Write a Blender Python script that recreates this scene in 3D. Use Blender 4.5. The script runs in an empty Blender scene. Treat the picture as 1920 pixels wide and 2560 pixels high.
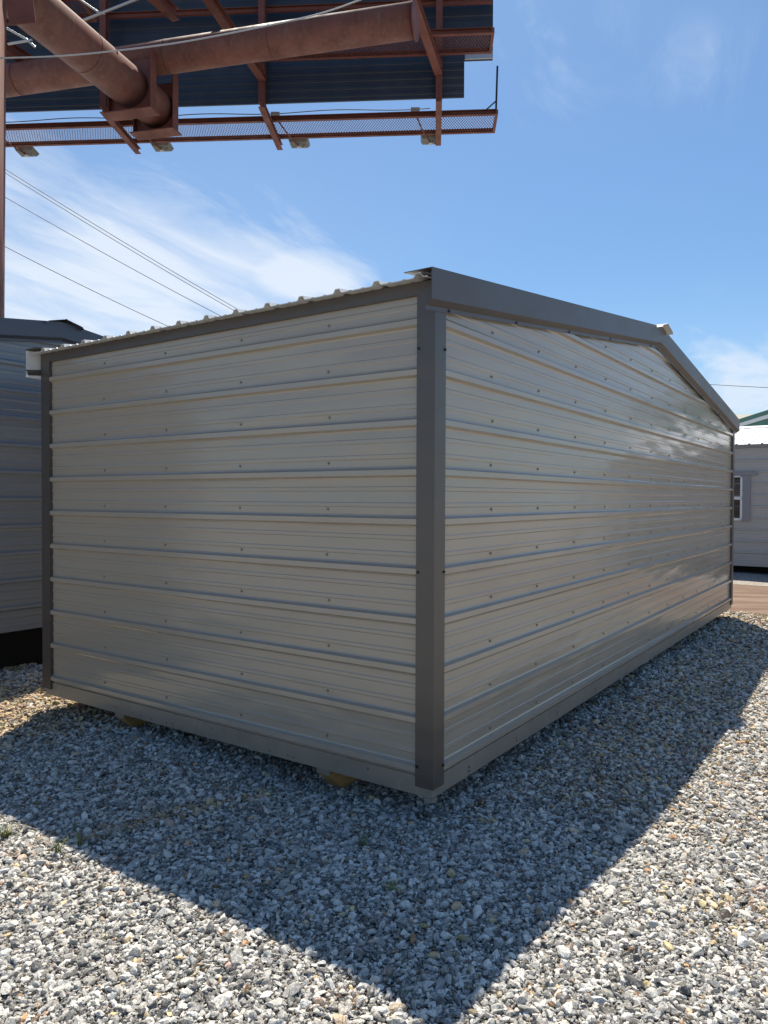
import bpy, bmesh, math, random
import numpy as np
from mathutils import Vector, Matrix, noise
random.seed(7); RNG = np.random.default_rng(11)
S = bpy.context.scene
COL = S.collection

# ------------------------------------------------------------------ camera
F = 1856.4                      # focal length in photo pixels (1920 x 2560)
PITCH, ROLL, EYE = -0.01879, -0.00353, 1.50
MC = (Matrix.Rotation(PITCH, 3, 'X') @ Matrix.Rotation(ROLL, 3, 'Y'))
cam = bpy.data.cameras.new('camera'); cam_o = bpy.data.objects.new('camera', cam); COL.objects.link(cam_o)
cam.sensor_fit = 'VERTICAL'; cam.sensor_height = 36.0; cam.lens = F / 2560 * 36.0
cam.clip_end = 3000; cam.clip_start = 0.05
r_, f_, u_ = MC @ Vector((1, 0, 0)), MC @ Vector((0, 1, 0)), MC @ Vector((0, 0, 1))
m4 = Matrix.Identity(4)
for i in range(3):
    m4[i][0] = r_[i]; m4[i][1] = u_[i]; m4[i][2] = -f_[i]
m4[2][3] = EYE
cam_o.matrix_world = m4
S.camera = cam_o

def ray(px, py):
    return MC @ Vector(((px - 960) / F, 1.0, (1280 - py) / F))
def at(px, py, d):              # world point seen at a photo pixel, d metres along world +Y
    r = ray(px, py); r = r * (d / r.y)
    return Vector((r.x, r.y, r.z + EYE))

# ------------------------------------------------------------------ light
SUN = Vector((0.03, 1.25, 2.52)).normalized()
sl = bpy.data.lights.new('sun', 'SUN'); sl.energy = 5.0; sl.angle = math.radians(0.53); sl.color = (1.0, 0.925, 0.80)
so = bpy.data.objects.new('sun', sl); COL.objects.link(so)
so.rotation_euler = SUN.to_track_quat('Z', 'Y').to_euler()
W = bpy.data.worlds.new('World'); S.world = W; W.use_nodes = True
S.view_settings.view_transform = 'Standard'; S.view_settings.look = 'None'
S.view_settings.exposure = 0.52; S.view_settings.gamma = 1.0

def build_world():
    nt = W.node_tree; N = nt.nodes; L = nt.links; N.clear()
    out = N.new('ShaderNodeOutputWorld'); bg = N.new('ShaderNodeBackground')
    sky = N.new('ShaderNodeTexSky'); sky.sky_type = 'NISHITA'; sky.sun_disc = False
    sky.sun_elevation = math.asin(SUN.z); sky.sun_rotation = math.atan2(SUN.x, SUN.y)
    sky.air_density = 1.0; sky.dust_density = 0.9; sky.ozone_density = 2.2; sky.altitude = 100
    bg.inputs['Strength'].default_value = 0.0885
    tc = N.new('ShaderNodeTexCoord')
    def math_(op, a, b=None, c=None, clamp=False):
        n = N.new('ShaderNodeMath'); n.operation = op; n.use_clamp = clamp
        for k, v in enumerate((a, b, c)):
            if v is None: continue
            if isinstance(v, (int, float)): n.inputs[k].default_value = v
            else: L.new(v, n.inputs[k])
        return n.outputs[0]
    sep = N.new('ShaderNodeSeparateXYZ'); L.new(tc.outputs['Generated'], sep.inputs[0])
    z = math_('MAXIMUM', math_('ADD', sep.outputs[2], 0.05), 0.03)
    u = math_('DIVIDE', sep.outputs[0], z); v = math_('DIVIDE', sep.outputs[1], z)
    cmb = N.new('ShaderNodeCombineXYZ'); L.new(u, cmb.inputs[0]); L.new(v, cmb.inputs[1])
    def nz(scale, detail, rough, dist, sx, sy, rot, off):
        m0 = N.new('ShaderNodeMapping'); m0.inputs['Rotation'].default_value = (0, 0, -rot); L.new(cmb.outputs[0], m0.inputs[0])
        mp = N.new('ShaderNodeMapping'); mp.inputs['Scale'].default_value = (sy, sx, 1); mp.inputs['Location'].default_value = off
        L.new(m0.outputs[0], mp.inputs[0])
        n = N.new('ShaderNodeTexNoise'); n.inputs['Scale'].default_value = scale; n.inputs['Detail'].default_value = detail
        n.inputs['Roughness'].default_value = rough; n.inputs['Distortion'].default_value = dist
        L.new(mp.outputs[0], n.inputs[0]); return n.outputs[0]
    def ramp(x, a, b):
        m = N.new('ShaderNodeMapRange'); m.interpolation_type = 'SMOOTHSTEP'
        m.inputs[1].default_value = a; m.inputs[2].default_value = b; L.new(x, m.inputs[0]); return m.outputs[0]
    def bank(px, py, rad, squash=1.0):   # soft region of sky round a direction
        d = ray(px, py).normalized()
        s = N.new('ShaderNodeVectorMath'); s.operation = 'SUBTRACT'; L.new(tc.outputs['Generated'], s.inputs[0]); s.inputs[1].default_value = d
        mu = N.new('ShaderNodeVectorMath'); mu.operation = 'MULTIPLY'; L.new(s.outputs[0], mu.inputs[0]); mu.inputs[1].default_value = (1, 1, squash)
        ln = N.new('ShaderNodeVectorMath'); ln.operation = 'LENGTH'; L.new(mu.outputs[0], ln.inputs[0])
        return ramp(ln.outputs['Value'], rad, 0.0)
    n1 = nz(1.1, 9, 0.58, 0.35, 1.0, 0.45, math.radians(60), (3.1, 1.7, 0))
    n2 = nz(0.55, 10, 0.6, 0.6, 1.0, 0.28, math.radians(66), (7.4, 2.2, 4))
    b1 = math_('MAXIMUM', bank(330, 740, 0.56, 1.8), bank(740, 700, 0.20, 2.2))
    b1 = math_('MAXIMUM', b1, math_('MULTIPLY', bank(40, 480, 0.30, 1.6), 0.75))
    bR = bank(2300, 980, 0.55, 2.0)
    b2 = math_('MAXIMUM', b1, math_('MULTIPLY', bR, 1.0))
    # where the bank is dense the threshold falls
    thr = math_('SUBTRACT', 0.74, math_('MULTIPLY', b2, 0.49))
    n3 = nz(3.6, 11, 0.62, 0.9, 1.0, 0.32, math.radians(63), (1.4, 5.2, 2))
    mixn = math_('ADD', math_('MULTIPLY', n1, 0.55), math_('MULTIPLY', n3, 0.45))
    puff = math_('MULTIPLY', math_('SUBTRACT', mixn, thr), 4.6, clamp=True)
    wisp = math_('MULTIPLY', math_('MULTIPLY', ramp(n2, 0.45, 0.75), ramp(n3, 0.30, 0.75)), 0.42)
    veil = math_('MULTIPLY', b1, 0.16)
    cl = math_('MAXIMUM', math_('MULTIPLY', puff, 0.80), wisp)
    cl = math_('ADD', cl, veil, clamp=True)
    tr = math_('MAXIMUM', bank(1390, 120, 0.13, 1.0), bank(1740, 185, 0.11, 1.3))
    tr = math_('MAXIMUM', tr, bank(700, 560, 0.04, 1.2))
    cl = math_('MAXIMUM', cl, math_('MULTIPLY', math_('MULTIPLY', tr, ramp(n3, 0.48, 0.74)), 0.34))
    hz = math_('MULTIPLY', ramp(sep.outputs[2], 0.30, -0.02), 0.32)
    cl = math_('MAXIMUM', cl, hz)
    cc = N.new('ShaderNodeRGB'); cc.outputs[0].default_value = (6.2, 6.9, 7.9, 1)
    # thin high milk over the blue
    tint = N.new('ShaderNodeMix'); tint.data_type = 'RGBA'; tint.blend_type = 'MULTIPLY'; tint.inputs[0].default_value = 1.0
    L.new(sky.outputs[0], tint.inputs[6]); tint.inputs[7].default_value = (0.68, 0.90, 1.04, 1)
    mx = N.new('ShaderNodeMix'); mx.data_type = 'RGBA'; L.new(cl, mx.inputs[0]); L.new(tint.outputs[2], mx.inputs[6]); L.new(cc.outputs[0], mx.inputs[7])
    L.new(mx.outputs[2], bg.inputs[0]); L.new(bg.outputs[0], out.inputs[0])
build_world()

# ------------------------------------------------------------------ helpers
class MB:
    def __init__(s): s.v = []; s.f = []
    def quad(s, *pts):
        i = len(s.v); s.v += [tuple(p) for p in pts]; s.f.append(tuple(range(i, i + len(pts))))
    def box(s, lo, hi):
        (a, b, c), (d, e, f) = lo, hi; i = len(s.v)
        s.v += [(a,b,c),(d,b,c),(d,e,c),(a,e,c),(a,b,f),(d,b,f),(d,e,f),(a,e,f)]
        for q in ((0,3,2,1),(4,5,6,7),(0,1,5,4),(1,2,6,5),(2,3,7,6),(3,0,4,7)): s.f.append(tuple(i + k for k in q))
    def prism(s, a, b, prof, up=Vector((0, 0, 1)), caps=True):
        """closed profile (list of (side, up)) swept from a to b"""
        a, b = Vector(a), Vector(b); d = (b - a).normalized()
        side = d.cross(up); side = side.normalized() if side.length > 1e-4 else Vector((1, 0, 0)); uu = side.cross(d)
        i = len(s.v); n = len(prof)
        for p in (a, b):
            for x, y in prof: s.v.append(tuple(p + side * x + uu * y))
        for k in range(n):
            k2 = (k + 1) % n; s.f.append((i + k, i + k2, i + n + k2, i + n + k))
        if caps: s.f.append(tuple(i + k for k in range(n))[::-1]); s.f.append(tuple(i + n + k for k in range(n)))
    def bar(s, a, b, w, h, up=Vector((0, 0, 1))):
        s.prism(a, b, [(-w/2,-h/2),(w/2,-h/2),(w/2,h/2),(-w/2,h/2)], up)
    def ibeam(s, a, b, w, h, t=0.014, up=Vector((0, 0, 1))):
        w2, h2, q = w/2, h/2, t
        s.prism(a, b, [(-w2,-h2),(w2,-h2),(w2,-h2+q),(q/2,-h2+q),(q/2,h2-q),(w2,h2-q),(w2,h2),(-w2,h2),(-w2,h2-q),(-q/2,h2-q),(-q/2,-h2+q),(-w2,-h2+q)], up)
    def channel(s, a, b, w, h, t=0.012, up=Vector((0, 0, 1))):
        s.prism(a, b, [(-w/2,-h/2),(w/2,-h/2),(w/2,-h/2+t),(-w/2+t,-h/2+t),(-w/2+t,h/2-t),(w/2,h/2-t),(w/2,h/2),(-w/2,h/2)], up)
    def tube(s, pts, r, n=12, caps=True):
        pts = [Vector(p) for p in pts]; i0 = len(s.v); up = Vector((0, 0, 1))
        for k, p in enumerate(pts):
            d = (pts[min(k+1, len(pts)-1)] - pts[max(k-1, 0)]).normalized()
            sd = d.cross(up) if abs(d.z) < 0.98 else d.cross(Vector((0, 1, 0))); sd.normalize(); uu = sd.cross(d)
            rr = r[k] if isinstance(r, (list, tuple)) else r
            for j in range(n):
                t = 2 * math.pi * j / n; s.v.append(tuple(p + sd * math.cos(t) * rr + uu * math.sin(t) * rr))
        for k in range(len(pts) - 1):
            for j in range(n):
                a = i0 + k*n + j; b = i0 + k*n + (j+1) % n; s.f.append((a, b, b + n, a + n))
        if caps:
            s.f.append(tuple(i0 + j for j in range(n))[::-1]); e = i0 + (len(pts)-1)*n; s.f.append(tuple(e + j for j in range(n)))
    def build(s, name, mat, parent=None, smooth=False, bevel=0, inv=None):
        me = bpy.data.meshes.new(name); me.from_pydata(s.v, [], s.f); me.materials.append(mat); me.update()
        bm = bmesh.new(); bm.from_mesh(me); bmesh.ops.recalc_face_normals(bm, faces=bm.faces); bm.to_mesh(me); bm.free()
        o = bpy.data.objects.new(name, me); COL.objects.link(o)
        if smooth:
            for p in me.polygons: p.use_smooth = len(p.vertices) < 8
        if bevel:
            m = o.modifiers.new('b', 'BEVEL'); m.width = bevel; m.segments = 2; m.limit_method = 'ANGLE'
        if parent is not None: o.parent = parent
        return o

def tag(o, label, cat, group=None):
    o['label'] = label; o['category'] = cat
    if group: o['group'] = group
    return o
def thing(name, label, cat, loc=(0, 0, 0), rz=0.0, group=None):
    o = bpy.data.objects.new(name, None); COL.objects.link(o); o.location = loc; o.rotation_euler = (0, 0, rz)
    return tag(o, label, cat, group)
def kind(o, k): o['kind'] = k; return o

# ------------------------------------------------------------------ materials
def mat(name, col, rough=0.5, metal=0.0, spec=0.5):
    m = bpy.data.materials.new(name); m.use_nodes = True
    p = m.node_tree.nodes['Principled BSDF']
    p.inputs['Base Color'].default_value = (*col, 1); p.inputs['Roughness'].default_value = rough
    p.inputs['Metallic'].default_value = metal; p.inputs['Specular IOR Level'].default_value = spec
    return m, m.node_tree, p
def add_noise(nt, coord, scale, detail=4, rough=0.5, vec_scale=(1, 1, 1), dist=0.0):
    N, L = nt.nodes, nt.links
    mp = N.new('ShaderNodeMapping'); mp.inputs['Scale'].default_value = vec_scale; L.new(coord, mp.inputs[0])
    n = N.new('ShaderNodeTexNoise'); n.inputs['Scale'].default_value = scale; n.inputs['Detail'].default_value = detail
    n.inputs['Roughness'].default_value = rough; n.inputs['Distortion'].default_value = dist
    L.new(mp.outputs[0], n.inputs[0]); return n.outputs[0]
def maprange(nt, x, a, b, c, d):
    m = nt.nodes.new('ShaderNodeMapRange'); m.inputs[1].default_value = a; m.inputs[2].default_value = b
    m.inputs[3].default_value = c; m.inputs[4].default_value = d; nt.links.new(x, m.inputs[0]); return m.outputs[0]
def mixc(nt, fac, a, b, blend='MIX'):
    m = nt.nodes.new('ShaderNodeMix'); m.data_type = 'RGBA'; m.blend_type = blend
    for v, k in ((fac, 0), (a, 6), (b, 7)):
        if hasattr(v, 'links'): nt.links.new(v, m.inputs[k])
        elif k == 0: m.inputs[0].default_value = v
        else: m.inputs[k].default_value = (*v, 1)
    return m.outputs[2]
def bump(nt, p, h, strength, dist=0.01, chain=None):
    b = nt.nodes.new('ShaderNodeBump'); b.inputs['Strength'].default_value = strength; b.inputs['Distance'].default_value = dist
    nt.links.new(h, b.inputs['Height'])
    if chain: nt.links.new(chain, b.inputs['Normal'])
    nt.links.new(b.outputs[0], p.inputs['Normal']); return b.outputs[0]

def siding(name, col, rough, can=0.5, dirt=0.12):
    m, nt, p = mat(name, col, rough, 0.0, 0.9)
    tc = nt.nodes.new('ShaderNodeTexCoord').outputs['Object']
    big = add_noise(nt, tc, 1.6, 3, 0.5, (1, 1, 2.2))
    h = add_noise(nt, tc, 0.9, 2.0, 0.45, (1, 1, 4.4), 0.2)
    c = bump(nt, p, h, can, 0.10)
    fine = add_noise(nt, tc, 3.5, 5, 0.6, (0.8, 0.8, 1.0))
    f = maprange(nt, fine, 0.5, 0.8, 0, dirt)
    c1 = mixc(nt, f, col, tuple(x * 0.7 for x in col))
    nt.links.new(mixc(nt, maprange(nt, big, 0.3, 0.7, 0, 0.10), c1, tuple(min(1, x * 1.15) for x in col)), p.inputs['Base Color'])
    nt.links.new(maprange(nt, fine, 0.3, 0.8, rough * 0.92, rough * 1.15), p.inputs['Roughness'])
    return m
M = {}
M['tan_siding'] = siding('tan_siding', (0.35, 0.302, 0.238), 0.20, 0.19, 0.06)
M['skirt'] = siding('skirt', (0.265, 0.23, 0.185), 0.34, 0.12, 0.6)
def smudge(m):
    nt = m.node_tree; p = nt.nodes['Principled BSDF']; tc = nt.nodes.new('ShaderNodeTexCoord').outputs['Object']
    old = p.inputs['Base Color'].links[0].from_socket
    n = add_noise(nt, tc, 3.1, 6, 0.65, (1, 1, 2.0), 0.6); n2 = add_noise(nt, tc, 22, 3, 0.6, (1, 1, 0.35))
    c = mixc(nt, maprange(nt, n, 0.50, 0.66, 0, 0.4), old, (0.16, 0.145, 0.125))
    c = mixc(nt, maprange(nt, n2, 0.54, 0.70, 0, 0.22), c, (0.42, 0.35, 0.26))
    nt.links.new(c, p.inputs['Base Color'])
smudge(M['skirt'])
M['slate_siding'] = siding('slate_siding', (0.155, 0.175, 0.20), 0.22, 0.10, 0.03)
M['grey_siding'] = siding('grey_siding', (0.40, 0.385, 0.36), 0.35, 0.15, 0.03)
M['trim'] = siding('charcoal_trim', (0.066, 0.052, 0.042), 0.42, 0.10, 0.0)
M['slate_trim'] = siding('slate_trim', (0.035, 0.042, 0.065), 0.35, 0.1, 0.03)
M['grey_trim'] = siding('grey_trim', (0.23, 0.23, 0.25), 0.4, 0.3)
M['roof'] = siding('roof_steel', (0.62, 0.61, 0.58), 0.32, 0.2)
M['white_roof'] = siding('white_roof', (0.82, 0.83, 0.84), 0.4, 0.2)
M['screw'] = mat('screw', (0.27, 0.24, 0.20), 0.35, 0.2)[0]
M['screw_dark'] = mat('screw_dark', (0.03, 0.03, 0.032), 0.35, 0.3)[0]
M['black'] = mat('black_paint', (0.012, 0.012, 0.014), 0.5)[0]
M['white_vinyl'] = mat('white_vinyl', (0.75, 0.75, 0.74), 0.4)[0]
M['green_paint'] = siding('green_paint', (0.02, 0.13, 0.085), 0.5, 0.2)
M['beige_roof'] = siding('beige_roof', (0.30, 0.27, 0.22), 0.7, 0.1)
M['galv'] = mat('galvanised', (0.42, 0.43, 0.44), 0.42, 0.5)[0]
M['cable'] = mat('cable', (0.05, 0.05, 0.055), 0.5)[0]
M['wire'] = mat('wire', (0.10, 0.11, 0.13), 0.5)[0]
M['lens'] = mat('lamp_lens', (0.55, 0.57, 0.58), 0.12)[0]
M['lamp'] = mat('lamp_body', (0.12, 0.12, 0.105), 0.45)[0]

def glass():
    m, nt, p = mat('window_glass', (0.012, 0.014, 0.018), 0.06)
    return m
M['glass'] = glass()
def wood():
    m, nt, p = mat('treated_wood', (0.30, 0.17, 0.06), 0.75)
    tc = nt.nodes.new('ShaderNodeTexCoord').outputs['Object']
    n = add_noise(nt, tc, 9, 5, 0.6, (0.5, 6, 6), 0.4)
    nt.links.new(mixc(nt, maprange(nt, n, 0.3, 0.7, 0, 1), (0.52, 0.31, 0.115), (0.32, 0.175, 0.06)), p.inputs['Base Color'])
    bump(nt, p, n, 0.3, 0.004)
    return m
M['wood'] = wood()
def red_steel(name, a, b, rust, amt, lo=0.56, hi=0.72):
    m, nt, p = mat(name, a, 0.62)
    tc = nt.nodes.new('ShaderNodeTexCoord').outputs['Object']
    n = add_noise(nt, tc, 2.2, 7, 0.62, (1, 1, 1))
    st = add_noise(nt, tc, 5.0, 6, 0.7, (2.5, 2.5, 0.5))
    c = mixc(nt, maprange(nt, n, 0.35, 0.68, 0, 1), a, b)
    c = mixc(nt, maprange(nt, st, lo, hi, 0, amt), c, rust)
    sp = add_noise(nt, tc, 26, 3, 0.6)
    c = mixc(nt, maprange(nt, sp, 0.66, 0.74, 0, 0.7), c, (0.045, 0.02, 0.015))
    nt.links.new(c, p.inputs['Base Color'])
    nt.links.new(maprange(nt, n, 0.3, 0.7, 0.5, 0.8), p.inputs['Roughness'])
    bump(nt, p, sp, 0.25, 0.01)
    return m
M['red'] = red_steel('red_oxide_steel', (0.155, 0.045, 0.030), (0.105, 0.032, 0.023), (0.085, 0.038, 0.024), 0.7)
M['red_pipe'] = red_steel('red_oxide_pipe', (0.165, 0.054, 0.036), (0.11, 0.037, 0.026), (0.16, 0.125, 0.075), 0.6, 0.53, 0.70)
def dark_panel():
    m, nt, p = mat('dark_sheet', (0.022, 0.026, 0.036), 0.5)
    tc = nt.nodes.new('ShaderNodeTexCoord').outputs['Object']
    n = add_noise(nt, tc, 1.2, 6, 0.6, (1, 1, 0.4))
    nt.links.new(mixc(nt, maprange(nt, n, 0.35, 0.7, 0, 1), (0.014, 0.019, 0.032), (0.026, 0.033, 0.050)), p.inputs['Base Color'])
    return m
M['dark_panel'] = dark_panel()

# ------------------------------------------------------------------ shed geometry constants
P = 0.2286                                  # rib pitch, 9 inches
TH = 0.96357                                # yaw of the gable wall
SX, SY = Vector((math.cos(TH), math.sin(TH), 0)), Vector((-math.sin(TH), math.cos(TH), 0))
CORNER = Vector((0.2208, 3.3769, 0))
RIB0 = EYE + 0.8056
WID, LEN = 7.30, 3.12                       # gable width (local X), depth (local Y)
GH = lambda x, y: 0.016 * math.sin(1.3*x + 0.7*y + 0.6) + 0.012 * math.sin(2.9*x - 1.7*y) + 0.010*math.sin(0.8*x+2.6*y+1.0)
def in_shed(x, y):                          # local coords of the main shed
    d = Vector((x, y, 0)) - CORNER; return d.dot(SX), d.dot(SY)

# ------------------------------------------------------------------ ground
def ground_material():
    m, nt, p = mat('ground_gravel', (0.3, 0.29, 0.28), 0.95, 0, 0.2)
    N, L = nt.nodes, nt.links
    tc = N.new('ShaderNodeTexCoord').outputs['Object']
    v = N.new('ShaderNodeTexVoronoi'); v.inputs['Scale'].default_value = 42; v.inputs['Randomness'].default_value = 1.0; L.new(tc, v.inputs[0])
    sepc = N.new('ShaderNodeSeparateColor'); L.new(v.outputs['Color'], sepc.inputs[0])
    g = maprange(nt, sepc.outputs[0], 0, 1, 0, 1)
    c = mixc(nt, g, (0.16, 0.155, 0.15), (0.52, 0.50, 0.47))
    n = add_noise(nt, tc, 0.55, 4, 0.6)
    c = mixc(nt, maprange(nt, n, 0.5, 0.7, 0, 0.6), c, (0.36, 0.27, 0.17))
    big = add_noise(nt, tc, 9, 5, 0.7)
    c = mixc(nt, maprange(nt, big, 0.5, 0.8, 0, 0.5), c, (0.12, 0.10, 0.08))
    L.new(c, p.inputs['Base Color'])
    bump(nt, p, v.outputs['Distance'], 1.0, 0.012)
    return m
M['ground'] = ground_material()
def dirt_material():
    m, nt, p = mat('dirt_road', (0.2, 0.14, 0.1), 0.95, 0, 0.2)
    N, L = nt.nodes, nt.links
    tc = N.new('ShaderNodeTexCoord').outputs['Object']
    n = add_noise(nt, tc, 1.1, 7, 0.65, (0.35, 1.6, 1))
    f = add_noise(nt, tc, 60, 3, 0.7)
    c = mixc(nt, maprange(nt, n, 0.35, 0.65, 0, 1), (0.13, 0.078, 0.052), (0.25, 0.18, 0.135))
    c = mixc(nt, maprange(nt, f, 0.62, 0.7, 0, 0.7), c, (0.5, 0.46, 0.4))
    L.new(c, p.inputs['Base Color']); bump(nt, p, f, 0.5, 0.01)
    return m
M['dirt'] = dirt_material()

def build_ground():
    # fine sheet near, stretched out to the horizon in growing rings
    xs = [-900, -300, -120, -60, -35, -24] + list(np.arange(-18, 18.01, 0.3)) + [24, 35, 60, 120, 300, 900]
    ys = [-600, -200, -60, -25, -12] + list(np.arange(-6, 24.01, 0.3)) + [32, 50, 90, 200, 500, 1500]
    v = []; f = []
    for y in ys:
        for x in xs:
            fade = max(0.0, 1 - max(abs(x) - 14, abs(y - 8) - 13, 0) / 4)
            v.append((x, y, GH(x, y) * fade - 0.012))
    nx = len(xs)
    for j in range(len(ys) - 1):
        for i in range(nx - 1):
            a = j*nx + i; f.append((a, a+1, a+1+nx, a+nx))
    me = bpy.data.meshes.new('ground'); me.from_pydata(v, [], f); me.materials.append(M['ground'])
    for p_ in me.polygons: p_.use_smooth = True
    o = bpy.data.objects.new('ground', me); COL.objects.link(o); kind(o, 'structure')
    # dirt drive running across behind the shed, parallel to the far grey shed
    d = MB(); c0 = at(1880, 1505, 10.7); c0.z = 0
    dirv = SY; nrm = SX
    segs = 60; rows = 8
    for i in range(segs):
        for j in range(rows):
            q = []
            for (a, b) in ((i, j), (i+1, j), (i+1, j+1), (i, j+1)):
                s_ = (a / segs - 0.5) * 60; t = -1.15 + (b / rows) * 3.6
                wob = 0.16 * math.sin(s_ * 1.7) + 0.1 * math.sin(s_ * 4.1 + 1)
                if b in (0, rows): t += wob
                pt = c0 + dirv * s_ + nrm * t
                fade = max(0.0, 1 - max(abs(pt.x) - 14, abs(pt.y - 8) - 13, 0) / 4)
                pt.z = GH(pt.x, pt.y) * fade + 0.002
                q.append(pt)
            d.quad(*q)
    o = d.build('dirt_road', M['dirt']); kind(o, 'structure')
    return c0
ROADC = build_ground()

# ------------------------------------------------------------------ gravel
def ico(sub):
    bm = bmesh.new(); bmesh.ops.create_icosphere(bm, subdivisions=sub, radius=1.0)
    v = np.array([p.co[:] for p in bm.verts]); f = np.array([[q.index for q in t.verts] for t in bm.faces]); bm.free(); return v, f
def protos(sub, k, cuts):
    v, f = ico(sub); out = []
    for _ in range(k):
        p = v.copy()
        if cuts:
            for _c in range(cuts):
                n = RNG.normal(size=3); n /= np.linalg.norm(n); d = RNG.uniform(0.42, 0.78)
                over = np.maximum(p @ n - d, 0); p -= over[:, None] * n[None]
        else:
            p *= RNG.uniform(0.62, 1.15, size=(len(p), 1))
        p *= np.array([RNG.uniform(0.95, 1.55), RNG.uniform(0.7, 1.0), RNG.uniform(0.42, 0.8)])
        out.append(p)
    return np.array(out), f
def lownoise(x, y, s, seed):
    a = np.sin(x*s + seed) * np.cos(y*s*1.13 - seed*1.7) + 0.6*np.sin(x*s*2.1 - y*s*1.7 + seed*2.3) + 0.4*np.cos(x*s*3.7 + y*s*3.1 + seed)
    return a / 2.0
def gh_np(x, y): return 0.016*np.sin(1.3*x+0.7*y+0.6) + 0.012*np.sin(2.9*x-1.7*y) + 0.010*np.sin(0.8*x+2.6*y+1.0)
def stone_batch(y0, y1, cell, size, pv, spread=0.66, layer=0.0, tone=1.0):
    xm = spread * y1 + 1.3
    gx = np.arange(-xm, xm, cell); gy = np.arange(y0, y1, cell)
    X, Y = np.meshgrid(gx, gy); X = X.ravel() + RNG.uniform(-.5, .5, X.size)*cell; Y = Y.ravel() + RNG.uniform(-.5, .5, Y.size)*cell
    k = (np.abs(X) < spread * Y + 1.1)
    dx, dy = X - CORNER.x, Y - CORNER.y
    lx, ly = dx*SX.x + dy*SX.y, dx*SY.x + dy*SY.y
    inside = (lx > 0.75) & (lx < WID - 0.4) & (ly > 0.6)
    hidden = (lx > 1.5) & (ly > 0.4)
    k &= ~inside & ~(hidden & (ly < 30) & (lx < WID - 0.2))
    # keep off the dirt drive
    rd = (X-ROADC.x)*SX.x + (Y-ROADC.y)*SX.y
    k &= (rd < -1.1)
    X, Y = X[k], Y[k]; n = len(X)
    sz = size * RNG.lognormal(0, 0.24, n)
    Z = gh_np(X, Y) + layer + RNG.uniform(-0.55, 0.60, n) * size
    V, Fc = pv; nv = V.shape[1]
    pick = RNG.integers(0, len(V), n)
    yaw = RNG.uniform(0, 2*np.pi, n); tx = RNG.normal(0, 0.45, n); ty = RNG.normal(0, 0.45, n)
    cy, sy, cx, sx, cz, sz_ = np.cos(ty), np.sin(ty), np.cos(tx), np.sin(tx), np.cos(yaw), np.sin(yaw)
    p = V[pick]
    x, y, z = p[..., 0], p[..., 1], p[..., 2]
    x, y = x*cz[:, None] - y*sz_[:, None], x*sz_[:, None] + y*cz[:, None]
    y, z = y*cx[:, None] - z*sx[:, None], y*sx[:, None] + z*cx[:, None]
    x, z = x*cy[:, None] + z*sy[:, None], -x*sy[:, None] + z*cy[:, None]
    co = np.stack([x*sz[:, None] + X[:, None], y*sz[:, None] + Y[:, None], z*sz[:, None] + Z[:, None]], -1)
    # stone's own colour
    t = RNG.uniform(0, 1, n)
    g = np.where(t < 0.54, RNG.uniform(0.44, 0.70, n), np.where(t < 0.80, RNG.uniform(0.26, 0.42, n), RNG.uniform(0.09, 0.22, n)))
    warm = RNG.normal(0.0, 0.022, n)
    g = g*1.13*tone; c = np.stack([g*(1+warm+0.045), g, g*(1-warm-0.095)], -1)
    # ochre patches where the soil works up, tan stones painting in warm bounce light, odd rusty stones
    dx, dy = X - CORNER.x, Y - CORNER.y
    lx, ly = dx*SX.x + dy*SX.y, dx*SY.x + dy*SY.y
    rut = 1.2*np.exp(-((X+0.95)/0.42)**2 - ((Y-3.42-0.76*(X+1.03))/0.075)**2)
    patch = np.clip(lownoise(X, Y, 1.1, 4.0) - 0.55, 0, 1)*1.1 + 0.75*rut
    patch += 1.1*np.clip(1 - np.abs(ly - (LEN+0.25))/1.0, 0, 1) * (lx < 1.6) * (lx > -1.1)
    patch += 0.45*np.clip((lx - 6.3)/1.0, 0, 1) + 0.30*np.clip(1-np.abs(ly+0.45)/0.9, 0, 1)*(lx > 0.6)  # last term paints warm bounce light beside the gable as tan stones
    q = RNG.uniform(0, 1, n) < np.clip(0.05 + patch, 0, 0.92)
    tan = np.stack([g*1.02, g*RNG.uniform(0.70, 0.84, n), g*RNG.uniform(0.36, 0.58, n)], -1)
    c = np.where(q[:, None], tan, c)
    rr = RNG.uniform(0, 1, n) < 0.012
    c = np.where(rr[:, None], np.stack([g*0.95, g*0.52, g*0.24], -1), c)
    idx = (np.arange(n)*nv)[:, None, None] + Fc[None]
    cc = np.repeat(np.concatenate([c, np.ones((n, 1))], 1)[:, None, :], nv, 1)
    return co.reshape(-1, 3), idx.reshape(-1, 3), cc.reshape(-1, 4), n
def gravel_material():
    m, nt, p = mat('crushed_stone', (0.4, 0.4, 0.4), 0.9, 0, 0.25)
    N, L = nt.nodes, nt.links
    at_ = N.new('ShaderNodeAttribute'); at_.attribute_name = 'stone'
    tc = N.new('ShaderNodeTexCoord').outputs['Object']
    sp = add_noise(nt, tc, 260, 3, 0.7)
    sp2 = add_noise(nt, tc, 110, 3, 0.6)
    c = mixc(nt, maprange(nt, sp, 0.50, 0.60, 0, 0.66), at_.outputs['Color'], (0.07, 0.07, 0.072))
    c = mixc(nt, maprange(nt, sp2, 0.52, 0.68, 0, 0.5), c, (0.80, 0.79, 0.76))
    L.new(c, p.inputs['Base Color'])
    bump(nt, p, sp2, 0.5, 0.003)
    return m
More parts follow.
